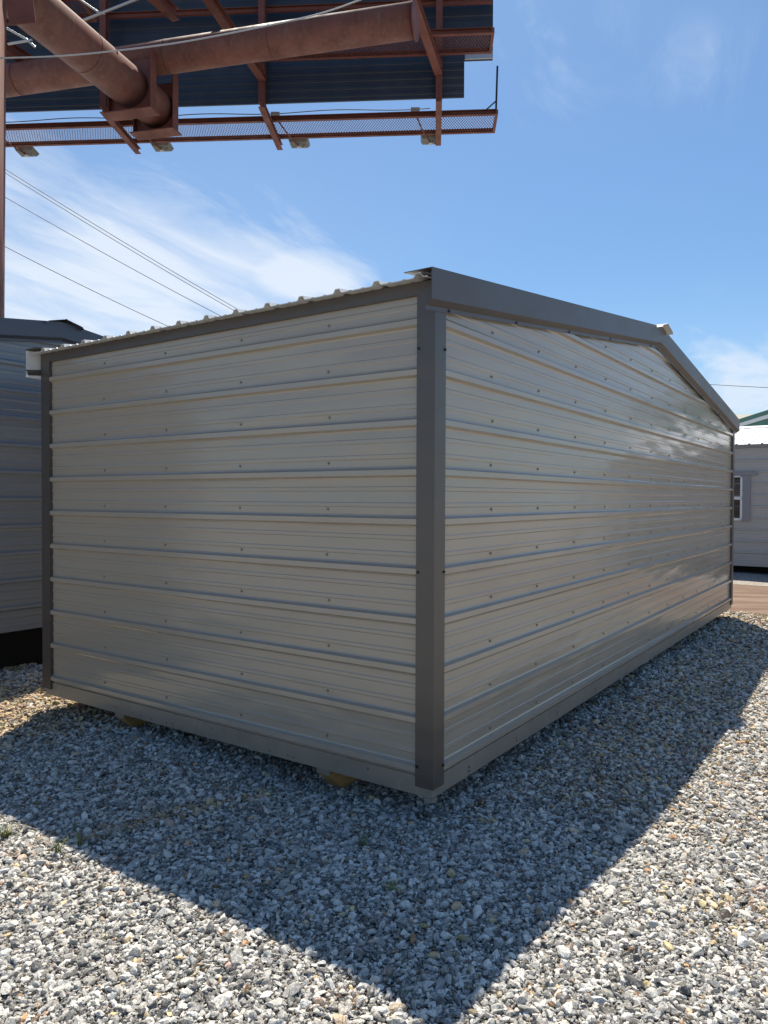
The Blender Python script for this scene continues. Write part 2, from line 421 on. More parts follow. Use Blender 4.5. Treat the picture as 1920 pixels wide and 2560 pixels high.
def build_gravel():
    A = protos(2, 60, 11); B = protos(1, 60, 0)
    parts = [stone_batch(1.35, 2.9, 0.0105, 0.0062, B, layer=0.002, tone=0.58), stone_batch(2.9, 4.4, 0.0140, 0.0080, B, layer=0.002, tone=0.58),  # fines coloured darker to paint shaded gaps between the larger stones
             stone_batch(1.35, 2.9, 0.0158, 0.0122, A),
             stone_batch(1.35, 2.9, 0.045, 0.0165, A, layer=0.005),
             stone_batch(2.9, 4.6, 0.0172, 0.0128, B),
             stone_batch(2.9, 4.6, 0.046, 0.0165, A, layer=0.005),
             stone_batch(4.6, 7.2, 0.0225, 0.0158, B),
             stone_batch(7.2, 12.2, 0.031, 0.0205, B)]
    off = 0; vs = []; fs = []; cs = []; tot = 0
    for v, f, c, n in parts:
        vs.append(v); fs.append(f + off); cs.append(c); off += len(v); tot += n
    v = np.concatenate(vs).astype(np.float32); f = np.concatenate(fs).astype(np.int32); c = np.concatenate(cs).astype(np.float32)
    print('stones', tot, 'tris', len(f))
    me = bpy.data.meshes.new('gravel'); me.vertices.add(len(v)); me.vertices.foreach_set('co', v.ravel())
    me.loops.add(len(f)*3); me.loops.foreach_set('vertex_index', f.ravel())
    me.polygons.add(len(f)); me.polygons.foreach_set('loop_start', np.arange(0, len(f)*3, 3, dtype=np.int32))
    try: me.polygons.foreach_set('loop_total', np.full(len(f), 3, dtype=np.int32))
    except Exception: pass
    me.update(calc_edges=True)
    at_ = me.attributes.new('stone', 'FLOAT_COLOR', 'POINT'); at_.data.foreach_set('color', c.ravel())
    try: me.shade_flat()
    except Exception: pass
    me.materials.append(gravel_material())
    o = bpy.data.objects.new('gravel', me); COL.objects.link(o)
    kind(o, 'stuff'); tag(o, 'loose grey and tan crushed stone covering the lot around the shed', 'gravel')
build_gravel()

# ------------------------------------------------------------------ sheds
SL = 0.128                                  # roof slope (rise over run)
def rib_profile(z_lo, z_hi, rib0, rh=0.022):
    """(z, out) points of ribbed sheet between two heights; major ribs every P, two minor ribs between"""
    pts = []
    k = math.floor((z_lo - rib0) / P) - 1
    while rib0 + k*P < z_hi + P:
        c = rib0 + k*P
        pts += [(c-0.030, 0), (c-0.022, 0.003), (c-0.0125, rh), (c+0.0125, rh), (c+0.022, 0.003), (c+0.030, 0)]
        for q in (c + P/3, c + 2*P/3):
            pts += [(q-0.0125, 0), (q-0.008, 0.0030), (q+0.008, 0.0030), (q+0.0125, 0)]
        k += 1
    pts = sorted(p for p in pts if z_lo < p[0] < z_hi)
    def val(z):
        allp = sorted(pts); prev = None
        for p in allp:
            if p[0] >= z:
                if prev is None: return 0.0
                t = (z-prev[0])/(p[0]-prev[0]); return prev[1]+t*(p[1]-prev[1])
            prev = p
        return 0.0
    return [(z_lo, 0.0)] + pts + [(z_hi, 0.0)]

def wall_sheet(mb, prof, face, x0f, x1f, seg=1):
    """face(x, out, z) -> local point; x0f/x1f limits as function of z"""
    for (za, oa), (zb, ob) in zip(prof[:-1], prof[1:]):
        if zb - za < 1e-5: continue
        a0, a1, b0, b1 = x0f(za), x1f(za), x0f(zb), x1f(zb)
        if a1 - a0 < 1e-4 and b1 - b0 < 1e-4: continue
        mb.quad(face(a0, oa, za), face(a1, oa, za), face(b1, ob, zb), face(b0, ob, zb))

def screw_mesh(name, m):
    mb = MB()
    def ring(r, z0, z1, n):
        i = len(mb.v)
        for z in (z0, z1):
            for j in range(n):
                t = 2*math.pi*j/n; mb.v.append((r*math.cos(t), z, r*math.sin(t)))
        for j in range(n): mb.f.append((i+j, i+(j+1) % n, i+n+(j+1) % n, i+n+j))
        mb.f.append(tuple(i+n+j for j in range(n)))
    ring(0.0076, 0, 0.002, 12); ring(0.005, 0.002, 0.007, 6)
    o = mb.build(name, m); me = o.data; bpy.data.objects.remove(o); return me
SCREW = screw_mesh('screw', M['screw']); SCREWD = screw_mesh('screw_dark', M['screw_dark'])
ZV = Vector((0, 1, 0))
def put_screw(parent, p, nrm, mesh=None, name='screw'):
    o = bpy.data.objects.new(name, mesh or SCREW); COL.objects.link(o)
    o.parent = parent; o.location = p; o.rotation_euler = ZV.rotation_difference(Vector(nrm)).to_euler()
    return o

def build_shed(name, label, origin, ang, wid, ln, rib0, z_bot, z_eave, sl, wm, tm, rm, group=None, screws=False, skids=None, sk=None, skirt_h=0.085, ov=0.10, underside=0.0):
    """local X along the gable wall (wid), local Y into the depth (ln); eaves on x=0 and x=wid, gables on y=0 and y=ln"""
    t = thing(name, label, 'shed', origin, ang, group)
    zr = z_eave + sl * wid / 2
    roofz = lambda x: z_eave + sl * min(x, wid - x)
    q0 = z_bot + skirt_h
    prof_e = rib_profile(q0, z_eave, rib0)
    # gables
    prof_g = rib_profile(q0, zr, rib0)
    x0 = lambda z: 0.0 if z <= z_eave else (z - z_eave)/sl
    x1 = lambda z: wid if z <= z_eave else wid - (z - z_eave)/sl
    # split the profile at eave height so edges stay straight
    def split(pr, z):
        out = []
        for (a, b) in zip(pr[:-1], pr[1:]):
            out.append(a)
            if a[0] < z < b[0]:
                w = (z-a[0])/(b[0]-a[0]); out.append((z, a[1]+w*(b[1]-a[1])))
        out.append(pr[-1]); return out
    prof_g = split(prof_g, z_eave)
    walls = {}
    for key, face in (('near', lambda x, o, z: (x, -o, z)), ('far', lambda x, o, z: (x, ln + o, z))):
        mb = MB(); wall_sheet(mb, prof_g, face, x0, x1); walls[key] = mb.build('gable_wall', wm, t)
    for key, face in (('left', lambda x, o, z: (-o, x, z)), ('right', lambda x, o, z: (wid + o, x, z))):
        mb = MB(); wall_sheet(mb, prof_e, face, lambda z: 0.0, lambda z: ln); walls[key] = mb.build('side_wall', wm, t)
    # base trim (flat skirt) all round: small folded strip standing 6 mm proud
    s = 0.010
    mb = MB(); mb.box((-s, -s, z_bot), (wid+s, 0.0, q0+0.004)); mb.box((-s, ln, z_bot), (wid+s, ln+s, q0+0.004))
    mb.box((-s, 0.0, z_bot), (0.0, ln, q0+0.004)); mb.box((wid, 0.0, z_bot), (wid+s, ln, q0+0.004))
    base = mb.build('base_trim', sk or wm, t)
    mb = MB(); mb.box((0.02, 0.02, z_bot+0.01), (wid-0.02, ln-0.02, z_bot+0.04)); mb.build('floor', M['wood'], t)
    # corner trim: L sections over the ribs
    cw, c0 = 0.073, 0.024
    for (cx, sx_) in ((0, 1), (wid, -1)):
        for (cy, sy_) in ((0, 1), (ln, -1)):
            zb = z_bot + 0.045; zt = z_eave - 0.006
            L_ = [(-c0, -c0), (cw, -c0), (cw, 0.003), (cw-0.004, 0.003), (cw-0.004, -c0+0.004), (-c0+0.004, -c0+0.004), (-c0+0.004, cw-0.004), (0.003, cw-0.004), (0.003, cw), (-c0, cw)]
            i = 0; mb = MB(); n = len(L_)
            for z in (zb, zt):
                for (a, b) in L_: mb.v.append((cx + sx_*a, cy + sy_*b, z))
            for k in range(n): mb.f.append((k, (k+1) % n, n+(k+1) % n, n+k))
            mb.f.append(tuple(range(n))); mb.f.append(tuple(range(n, 2*n)))
            tr = mb.build('corner_trim', tm, t)
            if screws and cx == 0 and cy == 0:
                for z in (RIB0 - 0.555 + 0.43, RIB0 - 6*P*0.835, 0.265):
                    put_screw(tr, (0.063, -c0, z), (0, -1, 0), SCREWD); put_screw(tr, (-c0, 0.063, z), (-1, 0, 0), SCREWD)
    # eave trim
    for (xx, s_) in ((0, -1), (wid, 1)):
        mb = MB(); a, b = sorted((xx, xx + s_*0.024)); mb.box((a, cw, z_eave-0.062), (b, ln-cw, z_eave-0.002)); mb.build('eave_trim', tm, t)
    # roof sheets: ribs run up the slope
    th = 0.004
    prof = rib_profile(0.0, ln + 2*0.030, 0.05, 0.020)
    hr = zr - z_eave
    for side in (0, 1):
        mb = MB()
        def pt(yy, o, x): return (x if side == 0 else wid - x, yy - 0.030, z_eave + 0.004 + sl*x + o)
        for (ya, oa), (yb, ob) in zip(prof[:-1], prof[1:]):
            if yb - ya < 1e-5: continue
            A = pt(ya, oa, -ov); B = pt(yb, ob, -ov); C = pt(yb, ob, wid/2); D = pt(ya, oa, wid/2)
            mb.quad(A, B, C, D); dn = lambda p: (p[0], p[1], p[2]-th)
            mb.quad(dn(A), dn(B), dn(C), dn(D)); mb.quad(A, B, dn(B), dn(A))
        mb.build('roof', rm, t)
    # ridge cap
    mb = MB(); y0, y1 = -0.115, ln + 0.115; cp = [(-0.17, -0.005), (-0.155, 0.012), (-0.02, 0.036), (0.0, 0.042), (0.02, 0.036), (0.155, 0.012), (0.17, -0.005)]
    pts = [(wid/2 + a, zr + 0.012 - sl*abs(a)*0.6 + b) for a, b in cp]
    for (a, b) in zip(pts[:-1], pts[1:]):
        mb.quad((a[0], y0, a[1]), (b[0], y0, b[1]), (b[0], y1, b[1]), (a[0], y1, a[1]))
        mb.quad((a[0], y0, a[1]-0.003), (b[0], y0, b[1]-0.003), (b[0], y1, b[1]-0.003), (a[0], y1, a[1]-0.003))
        mb.quad((a[0], y0, a[1]), (b[0], y0, b[1]), (b[0], y0, b[1]-0.003), (a[0], y0, a[1]-0.003))
    mb.build('ridge_cap', rm, t)
    # rake trim on both gables
    pr = [(0.024, -0.146), (0.028, -0.146), (0.028, -0.127), (0.062, -0.104), (0.062, 0.034), (-0.085, 0.034), (-0.085, 0.030), (0.058, 0.030), (0.058, -0.101), (0.024, -0.125)]
    for (yy, s_) in ((0, -1), (ln, 1)):
        for side in (0, 1):
            mb = MB(); n = len(pr)
            for x in (-0.115, wid/2):
                for (o, h) in pr:
                    X = x if side == 0 else wid - x
                    mb.v.append((X, yy + s_*o, z_eave + sl*x + h))
            for k in range(n): mb.f.append((k, (k+1) % n, n+(k+1) % n, n+k))
            mb.f.append(tuple(range(n))); mb.f.append(tuple(range(n, 2*n)))
            # hem return at the eave end
            rk = mb.build('rake_trim', tm, t)
            if screws and s_ == -1:
                for x in ((0.09, 0.82, 1.60, 2.4, 3.45) if side == 0 else (0.12, 1.0, 1.9, 2.9)):
                    X = x if side == 0 else wid - x
                    put_screw(rk, (X, -0.028, z_eave + sl*x - 0.137), (0, -1, 0), SCREWD)
    return t, walls, base

OR = CORNER.copy()
Z_EAVE = 2.487; Z_BOT = 0.128
shed, walls, base = build_shed('metal_shed', 'large tan ribbed metal shed with charcoal corner trim, standing in the middle of the gravel', OR, TH, WID, LEN, RIB0, Z_BOT, Z_EAVE, 0.122,
    M['tan_siding'], M['trim'], M['roof'], screws=True, sk=M['skirt'])
def shed_screws():
    # side wall: four studs; gable: studs every two feet
    for i in range(-0, 10):
        for y in (0.61, 1.226, 1.856, 2.46):
            put_screw(walls['left'], (-0.0005, y + random.uniform(-.008, .008), RIB0 - i*P + 0.052), (-1, 0, 0))
    pos = []
    for i in range(-3, 10):
        for k in range(1, 12):
            x = 0.6*k - 0.01; z = RIB0 - i*P + 0.052
            if z < Z_EAVE + 0.122*min(x, WID-x) - 0.165: pos.append((x + random.uniform(-.008, .008), z))
    pos.sort(key=lambda p: p[0])
    for (x, z) in pos[:95]: put_screw(walls['near'], (x, -0.0005, z), (0, -1, 0))
    mb = MB()
    src = SCREW
    for (x, z) in pos[95:]:
        b = len(mb.v)
        for v in src.vertices: mb.v.append((x - v.co.x, -v.co.y - 0.0005, z + v.co.z))
        for p in src.polygons: mb.f.append(tuple(b + k for k in p.vertices))
    if mb.v: kind(mb.build('screws', M['screw'], walls['near']), 'stuff')
    # small nail heads on the skirt
    mb = MB()
    for y, z in ((2.33, .165), (2.16, .158), (2.08, .155), (1.98, .150), (1.84, .150), (1.79, .153), (1.0, .15), (0.87, .152), (0.83, .148), (1.45, .19), (0.35, .19)):
        mb.box((-0.0125, y-0.003, z-0.003), (-0.0095, y+0.003, z+0.003))
    for x in (0.34, 0.345, 0.9, 1.5, 2.2, 2.9, 3.7, 4.6): 
        mb.box((x-0.003, -0.0125, 0.17-0.003), (x+0.003, -0.0095, 0.173)); mb.box((x-0.003, -0.0125, 0.15-0.003), (x+0.003, -0.0095, 0.153))
    mb.build('nails', M['screw_dark'], base)
shed_screws()
mb = MB(); mb.box((-0.1135, LEN+0.0535, Z_EAVE-0.150), (-0.002, LEN+0.0575, Z_EAVE+0.012)); mb.box((-0.1135, LEN+0.026, Z_EAVE-0.170), (-0.002, LEN+0.0575, Z_EAVE-0.152))
mb.build('rake_backing', M['white_vinyl'], shed)
# runners under the floor, ends cut at an angle
for y in (0.65, 2.33):
    mb = MB(); w = 0.042
    out = [(0.02, Z_BOT), (0.02, Z_BOT-0.036), (0.055, Z_BOT-0.075), (0.15, -0.03), (WID-0.17, -0.03), (WID-0.02, Z_BOT-0.045), (WID-0.02, Z_BOT)]
    for yy in (y-w, y+w):
        for a, b in out: mb.v.append((a, yy, b))
    n = len(out)
    for k in range(n): mb.f.append((k, (k+1) % n, n+(k+1) % n, n+k))
    mb.f.append(tuple(range(n))); mb.f.append(tuple(range(n, 2*n)))
    r = mb.build('runner', M['wood'], shed, bevel=0.003)
    g = MB(); g.box((0.013, y-w-0.001, Z_BOT-0.037), (0.019, y+w+0.001, Z_BOT+0.002)); g.build('end_cover', M['skirt'], r)
# foot of the corner, a little folded tab
mb = MB(); mb.box((-0.013, -0.013, Z_BOT-0.020), (0.03, 0.03, Z_BOT-0.001)); mb.build('corner_foot', M['skirt'], shed)

# neighbour on the left: slate blue shed, gable parallel to the big one's
n0 = at(150, 1222, 6.60); n0.z = 0            # under its ridge
NW = 6.4
slate, _, _ = build_shed('slate_shed', 'slate blue ribbed metal shed behind the left end of the tan shed', n0 - SX*(NW/2) + Vector((0, 0, 0)), TH, NW, 9.0, EYE - 0.022, 0.365, 3.005 - 0.13*NW/2, 0.13,
    M['slate_siding'], M['slate_trim'], M['slate_trim'], skirt_h=0.035)
# far right: grey shed with a window and white roof
g0 = at(1838, 1436, 14.9); g0.z = 0
GW, GL = 7.4, 11.0
go = g0 - SY * 4.6
gshed, gw, gb = build_shed('grey_shed', 'light grey metal shed with white ribbed roof and a dark window at far right', go, TH, GW, GL, 1.5 + 1.0, 0.17, 2.60, 0.17,
    M['grey_siding'], M['grey_trim'], M['white_roof'])
def grey_window():
    y0, y1, z0, z1 = 4.48, 5.10, 1.08, 1.97
    w = MB(); s = -0.03
    for (a, b, c, d) in ((y0, y1, z0, z0+0.045), (y0, y1, z1-0.03, z1), (y0, y0+0.04, z0, z1), (y1-0.04, y1, z0, z1), (y0, y1, (z0+z1)/2-0.03, (z0+z1)/2+0.03)):
        w.box((s-0.02, a, c), (-0.002, b, d))
    fr = w.build('window', M['white_vinyl'], gshed)
    g = MB(); g.box((s+0.008, y0+0.02, z0+0.02), (s+0.014, y1-0.02, z1-0.02)); g.build('pane', M['glass'], fr)
    tr = MB()
    tr.box((-0.045, y0-0.14, z0-0.01), (-0.002, y0-0.003, z1+0.0)); tr.box((-0.045, y1+0.003, z0-0.01), (-0.002, y1+0.14, z1))
    tr.box((-0.052, y0-0.26, z1+0.003), (-0.002, y1+0.26, z1+0.075)); tr.build('frame', M['grey_trim'], fr)
    bl = MB()
    for k in range(9): bl.box((s+0.0035, y0+0.05, z1-0.09-k*0.045), (s+0.006, y0+0.30, z1-0.084-k*0.045))
    bl.build('blind', M['grey_trim'], fr)
grey_window()

# green building behind the grey shed
def green_building():
    t = thing('green_building', 'green metal building with pale fascia rising behind the grey shed', 'building')
    p0 = at(1838, 1052, 30); p1 = at(1960, 1013, 27)
    d = (p1 - p0); 
    ridge = p0 + d * 2.2; bk = Vector((6.5, 10.5, 0))
    end = ridge + Vector((d.x*2.2, d.y*2.2, -d.z*2.2))
    mb = MB(); up = Vector((0, 0, 0.12)); e = d.normalized()
    for a, b in ((p0, ridge), (ridge, end)):
        mb.quad(a, b, b+bk, a+bk); mb.quad(a-up, b-up, b+bk-up, a+bk-up); 
    mb.build('roof', M['green_paint'], t)
    fb = MB()
    for a, b in ((p0, ridge), (ridge, end)):
        o = Vector((0, -0.03, 0)); hh = Vector((0, 0, 0.30)); lo = Vector((0, 0, 0.15))
        fb.quad(a+o-lo, b+o-lo, b+o-hh, a+o-hh); fb.quad(a-lo, b-lo, b-hh, a-hh)
        fb.quad(a+o-lo, b+o-lo, b-lo, a-lo); fb.quad(a+o-hh, b+o-hh, b-hh, a-hh)
    fb.build('fascia', M['white_vinyl'], t)
    g1 = MB()
    for a, b in ((p0, ridge), (ridge, end)):
        o = Vector((0, -0.05, 0)); hh = Vector((0, 0, 0.15)); g1.quad(a+o+up*.2, b+o+up*.2, b+o-hh, a+o-hh)
    g1.build('gutter', M['green_paint'], t)
    w = MB(); q = lambda p: Vector((p.x, p.y+0.25, 0))
    t0, t1, t2 = p0 + Vector((0.0, 0.25, -0.13)), ridge + Vector((0, 0.25, -0.13)), end + Vector((0, 0.25, -0.13))
    w.quad(q(p0), q(ridge), t1, t0); w.quad(q(ridge), q(end), t2, t1)
    w.quad(q(p0), t0, t0+bk, q(p0)+bk); w.quad(q(end), t2, t2+bk, q(end)+bk); w.quad(q(p0)+bk, q(end)+bk, t2+bk, t1+bk, t0+bk)
    w.build('wall', M['green_paint'], t)
green_building()
def beige_building():
    t = thing('beige_building', 'low building with beige roof, mostly hidden behind the green building', 'building')
    a = at(1700, 1036, 42); b = at(2000, 1036, 42); f0 = at(1700, 1062, 38); f1 = at(2000, 1062, 38)
    mb = MB(); mb.quad(f0, f1, b, a); up = Vector((0, 0, .1)); mb.quad(f0-up, f1-up, b-up, a-up); mb.quad(f0, f1, f1-up, f0-up)
    c = Vector((a.x, a.y+4, f0.z)); d = Vector((b.x, b.y+4, f1.z)); mb.quad(a, b, d, c)
    mb.build('roof', M['beige_roof'], t)
    w = MB(); w.box((f0.x+.2, f0.y+.2, 0), (f1.x-.2, a.y+3.8, f0.z-.1)); w.build('wall', M['grey_siding'], t)
beige_building()

# ------------------------------------------------------------------ billboard overhead
def billboard():
    t = thing('billboard', 'rusty red steel billboard frame with black rear panels rising over the sheds', 'billboard', (0, 0, 0))
    yaw = math.radians(-3.8)
    UX = Vector((math.cos(yaw), math.sin(yaw), 0)); UY = Vector((-math.sin(yaw), math.cos(yaw), 0))
    O = at(1090, 245, 19.6)
    def on(px, py, b):                     # pixel ray meets the vertical plane b metres behind the face
        r = ray(px, py); e = Vector((0, 0, EYE)); k = (O + UY*b - e).dot(UY) / r.dot(UY); return e + r*k
    def xa(px, b): return (on(px, 300, b) - O).dot(UX)
    def pt(a, b, z): return Vector((O.x, O.y, 0)) + UX*a + UY*b + Vector((0, 0, z))
    zb = O.z                               # underside of the black apron
    RED, RP = M['red'], M['red_pipe']
    # column
    base = at(-60, 1240, 13.4); 
    cx = at(7, 780, 13.4).x - 0.73
    mb = MB(); mb.tube([(cx, 13.4, -0.3), (cx + 0.14, 13.4, 10.75)], 0.62, 40); mb.build('column', RP, t, smooth=True)
    # main spine pipe A and cross pipe B
    a0 = at(385, 272, 17.95); a1 = at(335, 232, 17.25)
    zA = 10.92
    def level(px, py, z):                  # pixel ray meets the height z
        r = ray(px, py); return Vector((0, 0, EYE)) + r*((z - EYE)/r.z)
    A0 = level(396, 278, zA); A1 = level(85, 22, zA + 0.05); dA = (A1 - A0).normalized()
    mb = MB(); mb.tube([A0, A0 + dA*12], 0.45, 44); sp_ = mb.build('spine_pipe', RP, t, smooth=True)
    zB = 11.80
    B0 = level(-260, 243, zB); B1 = level(1036, 51, zB); dB = (B1 - B0).normalized()
    mb = MB(); mb.tube([B0, B1], 0.355, 40); bp = mb.build('cross_pipe', RP, t, smooth=True)
    mb = MB(); mb.tube([B1, B1 + dB*0.03], 0.40, 32); mb.build('end_cap', RED, bp, smooth=False)
    for q in (0.27, 0.57, 0.76):
        c = B0.lerp(B1, q); g_ = MB(); g_.tube([c, c + dB*0.035], 0.361, 40); g_.build('weld_band', RED, bp, smooth=True)
    for q in (0.9, 2.5, 4.3):
        c = A0 + dA*q; g_ = MB(); g_.tube([c, c + dA*0.03], 0.455, 40); g_.build('weld_band', RP, sp_, smooth=True)
    # saddle plates round the far end of the spine
    sA = Vector((-dA.y, dA.x, 0)).normalized(); 
    if sA.x < 0: sA = -sA
    fw = Vector((0, -1, 0))
    sP = dB.copy(); nP = Vector((-sP.y, sP.x, 0))
    for (px, py, z, wdt, top, bot) in ((330, 222, zA, 1.08, 0.62, 0.56), (389, 275, zA, 1.06, 0.60, 0.56)):
        c = level(px, py, z)
        mb = MB()
        # plate with the pipe passing through: four pieces round the bore would be hidden by the pipe, one thick plate reads the same
        mb.prism(c - sP*wdt/2 - Vector((0,0,0)), c + sP*wdt/2, [(-0.012, -bot), (0.012, -bot), (0.012, top), (-0.012, top)])
        pl = mb.build('saddle_plate', RED, t)
        mb = MB(); lo = c + Vector((0, 0, -bot - 0.012))
        mb.prism(lo - sP*(wdt/2+0.06), lo + sP*(wdt/2+0.06), [(-0.20, -0.012), (0.20, -0.012), (0.20, 0.012), (-0.20, 0.012)]); mb.build('flange', RED, pl)
        for s_ in (-1, 1):
            e = c + sP*(s_*wdt/2); mb = MB()
            mb.prism(e + Vector((0, 0, -bot)), e + Vector((0, 0, top + 0.25)), [(-0.13, -0.009), (0.13, -0.009), (0.13, 0.009), (-0.13, 0.009)], up=sP); mb.build('stiffener', RED, pl)
    # black rear sheets, ribbed
    def sheet(name, a_lo, a_hi, z_lo, z_hi, b, pitch=0.2):
        mb = MB(); n = int((z_hi-z_lo)/pitch); z = z_lo
        pr = []
        for k in range(n):
            pr += [(z_lo+k*pitch, 0), (z_lo+k*pitch+0.09, 0), (z_lo+k*pitch+0.11, 0.014), (z_lo+(k+1)*pitch-0.02, 0.014)]
        pr.append((z_lo+n*pitch, 0))
        for (za, oa), (zb_, ob) in zip(pr[:-1], pr[1:]):
            mb.quad(pt(a_lo, b-oa, za), pt(a_hi, b-oa, za), pt(a_hi, b-ob, zb_), pt(a_lo, b-ob, zb_))
            mb.quad(pt(a_lo, b+.05-oa, za), pt(a_hi, b+.05-oa, za), pt(a_hi, b+.05-ob, zb_), pt(a_lo, b+.05-ob, zb_))
            mb.quad(pt(a_lo, b-oa, za), pt(a_lo, b+.05-oa, za), pt(a_lo, b+.05-ob, zb_), pt(a_lo, b-ob, zb_))
            mb.quad(pt(a_hi, b-oa, za), pt(a_hi, b+.05-oa, za), pt(a_hi, b+.05-ob, zb_), pt(a_hi, b-ob, zb_))
        mb.quad(pt(a_lo, b, z_lo), pt(a_hi, b, z_lo), pt(a_hi, b+.05, z_lo), pt(a_lo, b+.05, z_lo))
        return mb.build(name, M['dark_panel'], t)
    aL = xa(-150, 0)
    a_ap = xa(1160, 0); a_fc = xa(1231, 0.25)
    z_fc = on(1200, 150, 0.25).z
    sheet('apron_panel', aL, a_ap, zb, z_fc + 0.2, 0.0)
    sheet('face_panel', aL, a_fc, z_fc, 18.0, 0.25, 0.35)
    mb = MB(); mb.prism(pt(a_ap+0.02, 0.20, z_fc+0.10), pt(a_fc, 0.20, z_fc+0.10), [(-0.02, -0.1), (0.02, -0.1), (0.02, 0.1), (-0.02, 0.1)]); mb.build('face_frame', M['galv'], t)
    # vertical stringers, with outriggers carrying the front walkway
    st = (262, 656, 1097)
    zw = zb - 0.02
    for px in st + (-130,):
        a = xa(px, -0.12)
        mb = MB(); mb.ibeam(pt(a, -0.14, zw-0.05), pt(a, -0.14, 17.5), 0.17, 0.20, up=UY); mb.build('stringer', RED, t)
        mb = MB(); mb.ibeam(pt(a, -0.26, zw-0.13), pt(a, 2.15, zw-0.13), 0.16, 0.16, 0.016); mb.build('outrigger', RED, t)
    # diagonal braces from the stringers up to the pipes
    for (p_, q_, w) in (((505, -30, -3.4), (656, 192, -0.25), 0.20), ((1014, -60, -3.0), (1097, 178, -0.25), 0.20), ((120, -40, -3.4), (262, 200, -0.3), 0.2)):
        mb = MB(); mb.ibeam(on(*p_), on(*q_), w, 0.22, 0.016); mb.build('brace', RED, t)
    # short cantilever beams at the top left
    for (p_, q_) in (((368, -25, -3.6), (440, 38, -2.6)), ((-30, 90, -2.6), (84, 160, -1.6))):
        mb = MB(); mb.ibeam(on(*p_), on(*q_), 0.20, 0.26, 0.016); mb.build('cantilever', RED, t)
    # gusset at the column head
    g = at(18, 10, 12.9); mb = MB()
    mb.prism(g, g + Vector((0.45, 0.0, 0.05)), [(-0.012, -0.36), (0.012, -0.36), (0.012, 0.3), (-0.012, 0.3)]); mb.build('gusset', RED, t)
    # horizontal purlins behind
    for z in (on(800, 18, -.05).z, on(800, -120, -.05).z):
        mb = MB(); mb.channel(pt(aL, -0.04, z), pt(a_fc-0.05, -0.04, z), 0.08, 0.14); mb.build('purlin', RED, t)
    # rear walkway under the face
    def walkway(name, a_lo, a_hi, b_lo, b_hi, z, h=0.14, pitch=0.075, rail=0.09):
        w = thing_part(name)
        n1 = MB(); n1.channel(pt(a_lo, b_lo, z), pt(a_hi, b_lo, z), rail, h); n1.build('rail', RED, w)
        n1 = MB(); n1.channel(pt(a_lo, b_hi, z), pt(a_hi, b_hi, z), rail, h*0.8); n1.build('rail', RED, w)
        n1 = MB(); n1.bar(pt(a_hi, b_lo-.03, z), pt(a_hi, b_hi+.03, z), 0.07, h*0.9); n1.build('end_bar', RED, w)
        me_ = MB(); zz = z - h*0.25; W_ = b_hi - b_lo - 0.04; bl = b_lo + 0.02
        k = 0; sl_ = 0.45                   # expanded metal: diamonds
        run = W_ * sl_
        a = a_lo - run
        while a < a_hi:
            for s_ in (0, 1):
                p0a, p1a = (a, a + run) if s_ == 0 else (a + run, a)
                q0, q1 = 0.0, 1.0
                # clip to the ends
                for it in range(2):
                    pass
                lo_, hi_ = a_lo, a_hi
                da = p1a - p0a
                t0, t1 = 0.0, 1.0
                for lim, sign in ((lo_, 1), (hi_, -1)):
                    v0 = sign*(p0a - lim); v1 = sign*(p1a - lim)
                    if v0 < 0 and v1 < 0: t0, t1 = 1, 0; break
                    if v0 < 0: t0 = max(t0, -v0/(v1-v0))
                    if v1 < 0: t1 = min(t1, v0/(v0-v1))
                if t1 - t0 > 0.02:
                    A_ = pt(p0a + da*t0, bl + W_*t0, zz + 0.004*s_); B_ = pt(p0a + da*t1, bl + W_*t1, zz + 0.004*s_)
                    me_.bar(A_, B_, 0.011, 0.006)
            a += pitch
        me_.build('mesh_deck', RED, w)
        return w
    def thing_part(name):
        e = bpy.data.objects.new(name, None); COL.objects.link(e); e.parent = t; return e
    b_n = (level(900, 291, zb) - O).dot(UY); b_f = (level(900, 336, zb) - O).dot(UY)
    a_end = xa(1238, (b_n+b_f)/2)
    walkway('front_walkway', aL, a_end, b_n, b_f, zb + 0.0)
    zr = 12.86
    bn2 = (level(1150, 80, zr) - O).dot(UY); bf2 = (level(1150, 129, zr) - O).dot(UY)
    walkway('rear_walkway', xa(640, -1.0), xa(1228, (bn2+bf2)/2), bn2, bf2, zr)
    walkway('upper_walkway', aL, xa(225, -2.2), -2.7, -1.9, zr + 0.25)
    # black end post with stay
    pe = pt(a_end - 0.02, b_n, zb + 0.05)
    mb = MB(); mb.bar(pe, pe + Vector((0.03, 0, 1.18)), 0.05, 0.05, up=UY); mb.bar(pe + Vector((-0.28, 0, 0.0)), pe + Vector((0.01, 0, 0.26)), 0.03, 0.03, up=UY); mb.build('end_post', M['black'], t)
    # conduit and floodlights
    zc = zb + 0.16
    mb = MB(); pts = []
    for k in range(60):
        a = aL + (xa(1075, b_n) - aL)*k/59; pts.append(pt(a, b_n - 0.02, zc + 0.03*math.sin(a*1.7)))
    mb.tube(pts, 0.012, 6); mb.build('conduit', M['black'], t)
    lamps = ((67, 378), (405, 365), (748, 356), (1077, 347))
    for (px, py) in lamps:
        zl = zb - 0.02; c = level(px, py, zl)
        a = (c - O).dot(UX); b = (c - O).dot(UY)
        h = MB()
        ang = lambda x, y, z: pt(a + x, b + y, zl + z)
        # housing: shallow tapered tray tipped towards the sign
        v = [(-.30,-.22,.05),(.30,-.22,.05),(.30,.20,.0),(-.30,.20,.0),(-.24,-.17,-.07),(.24,-.17,-.07),(.24,.15,-.10),(-.24,.15,-.10)]
        i = len(h.v); h.v += [tuple(ang(*q)) for q in v]
        for q in ((0,1,2,3),(7,6,5,4),(0,4,5,1),(1,5,6,2),(2,6,7,3),(3,7,4,0)): h.f.append(q)
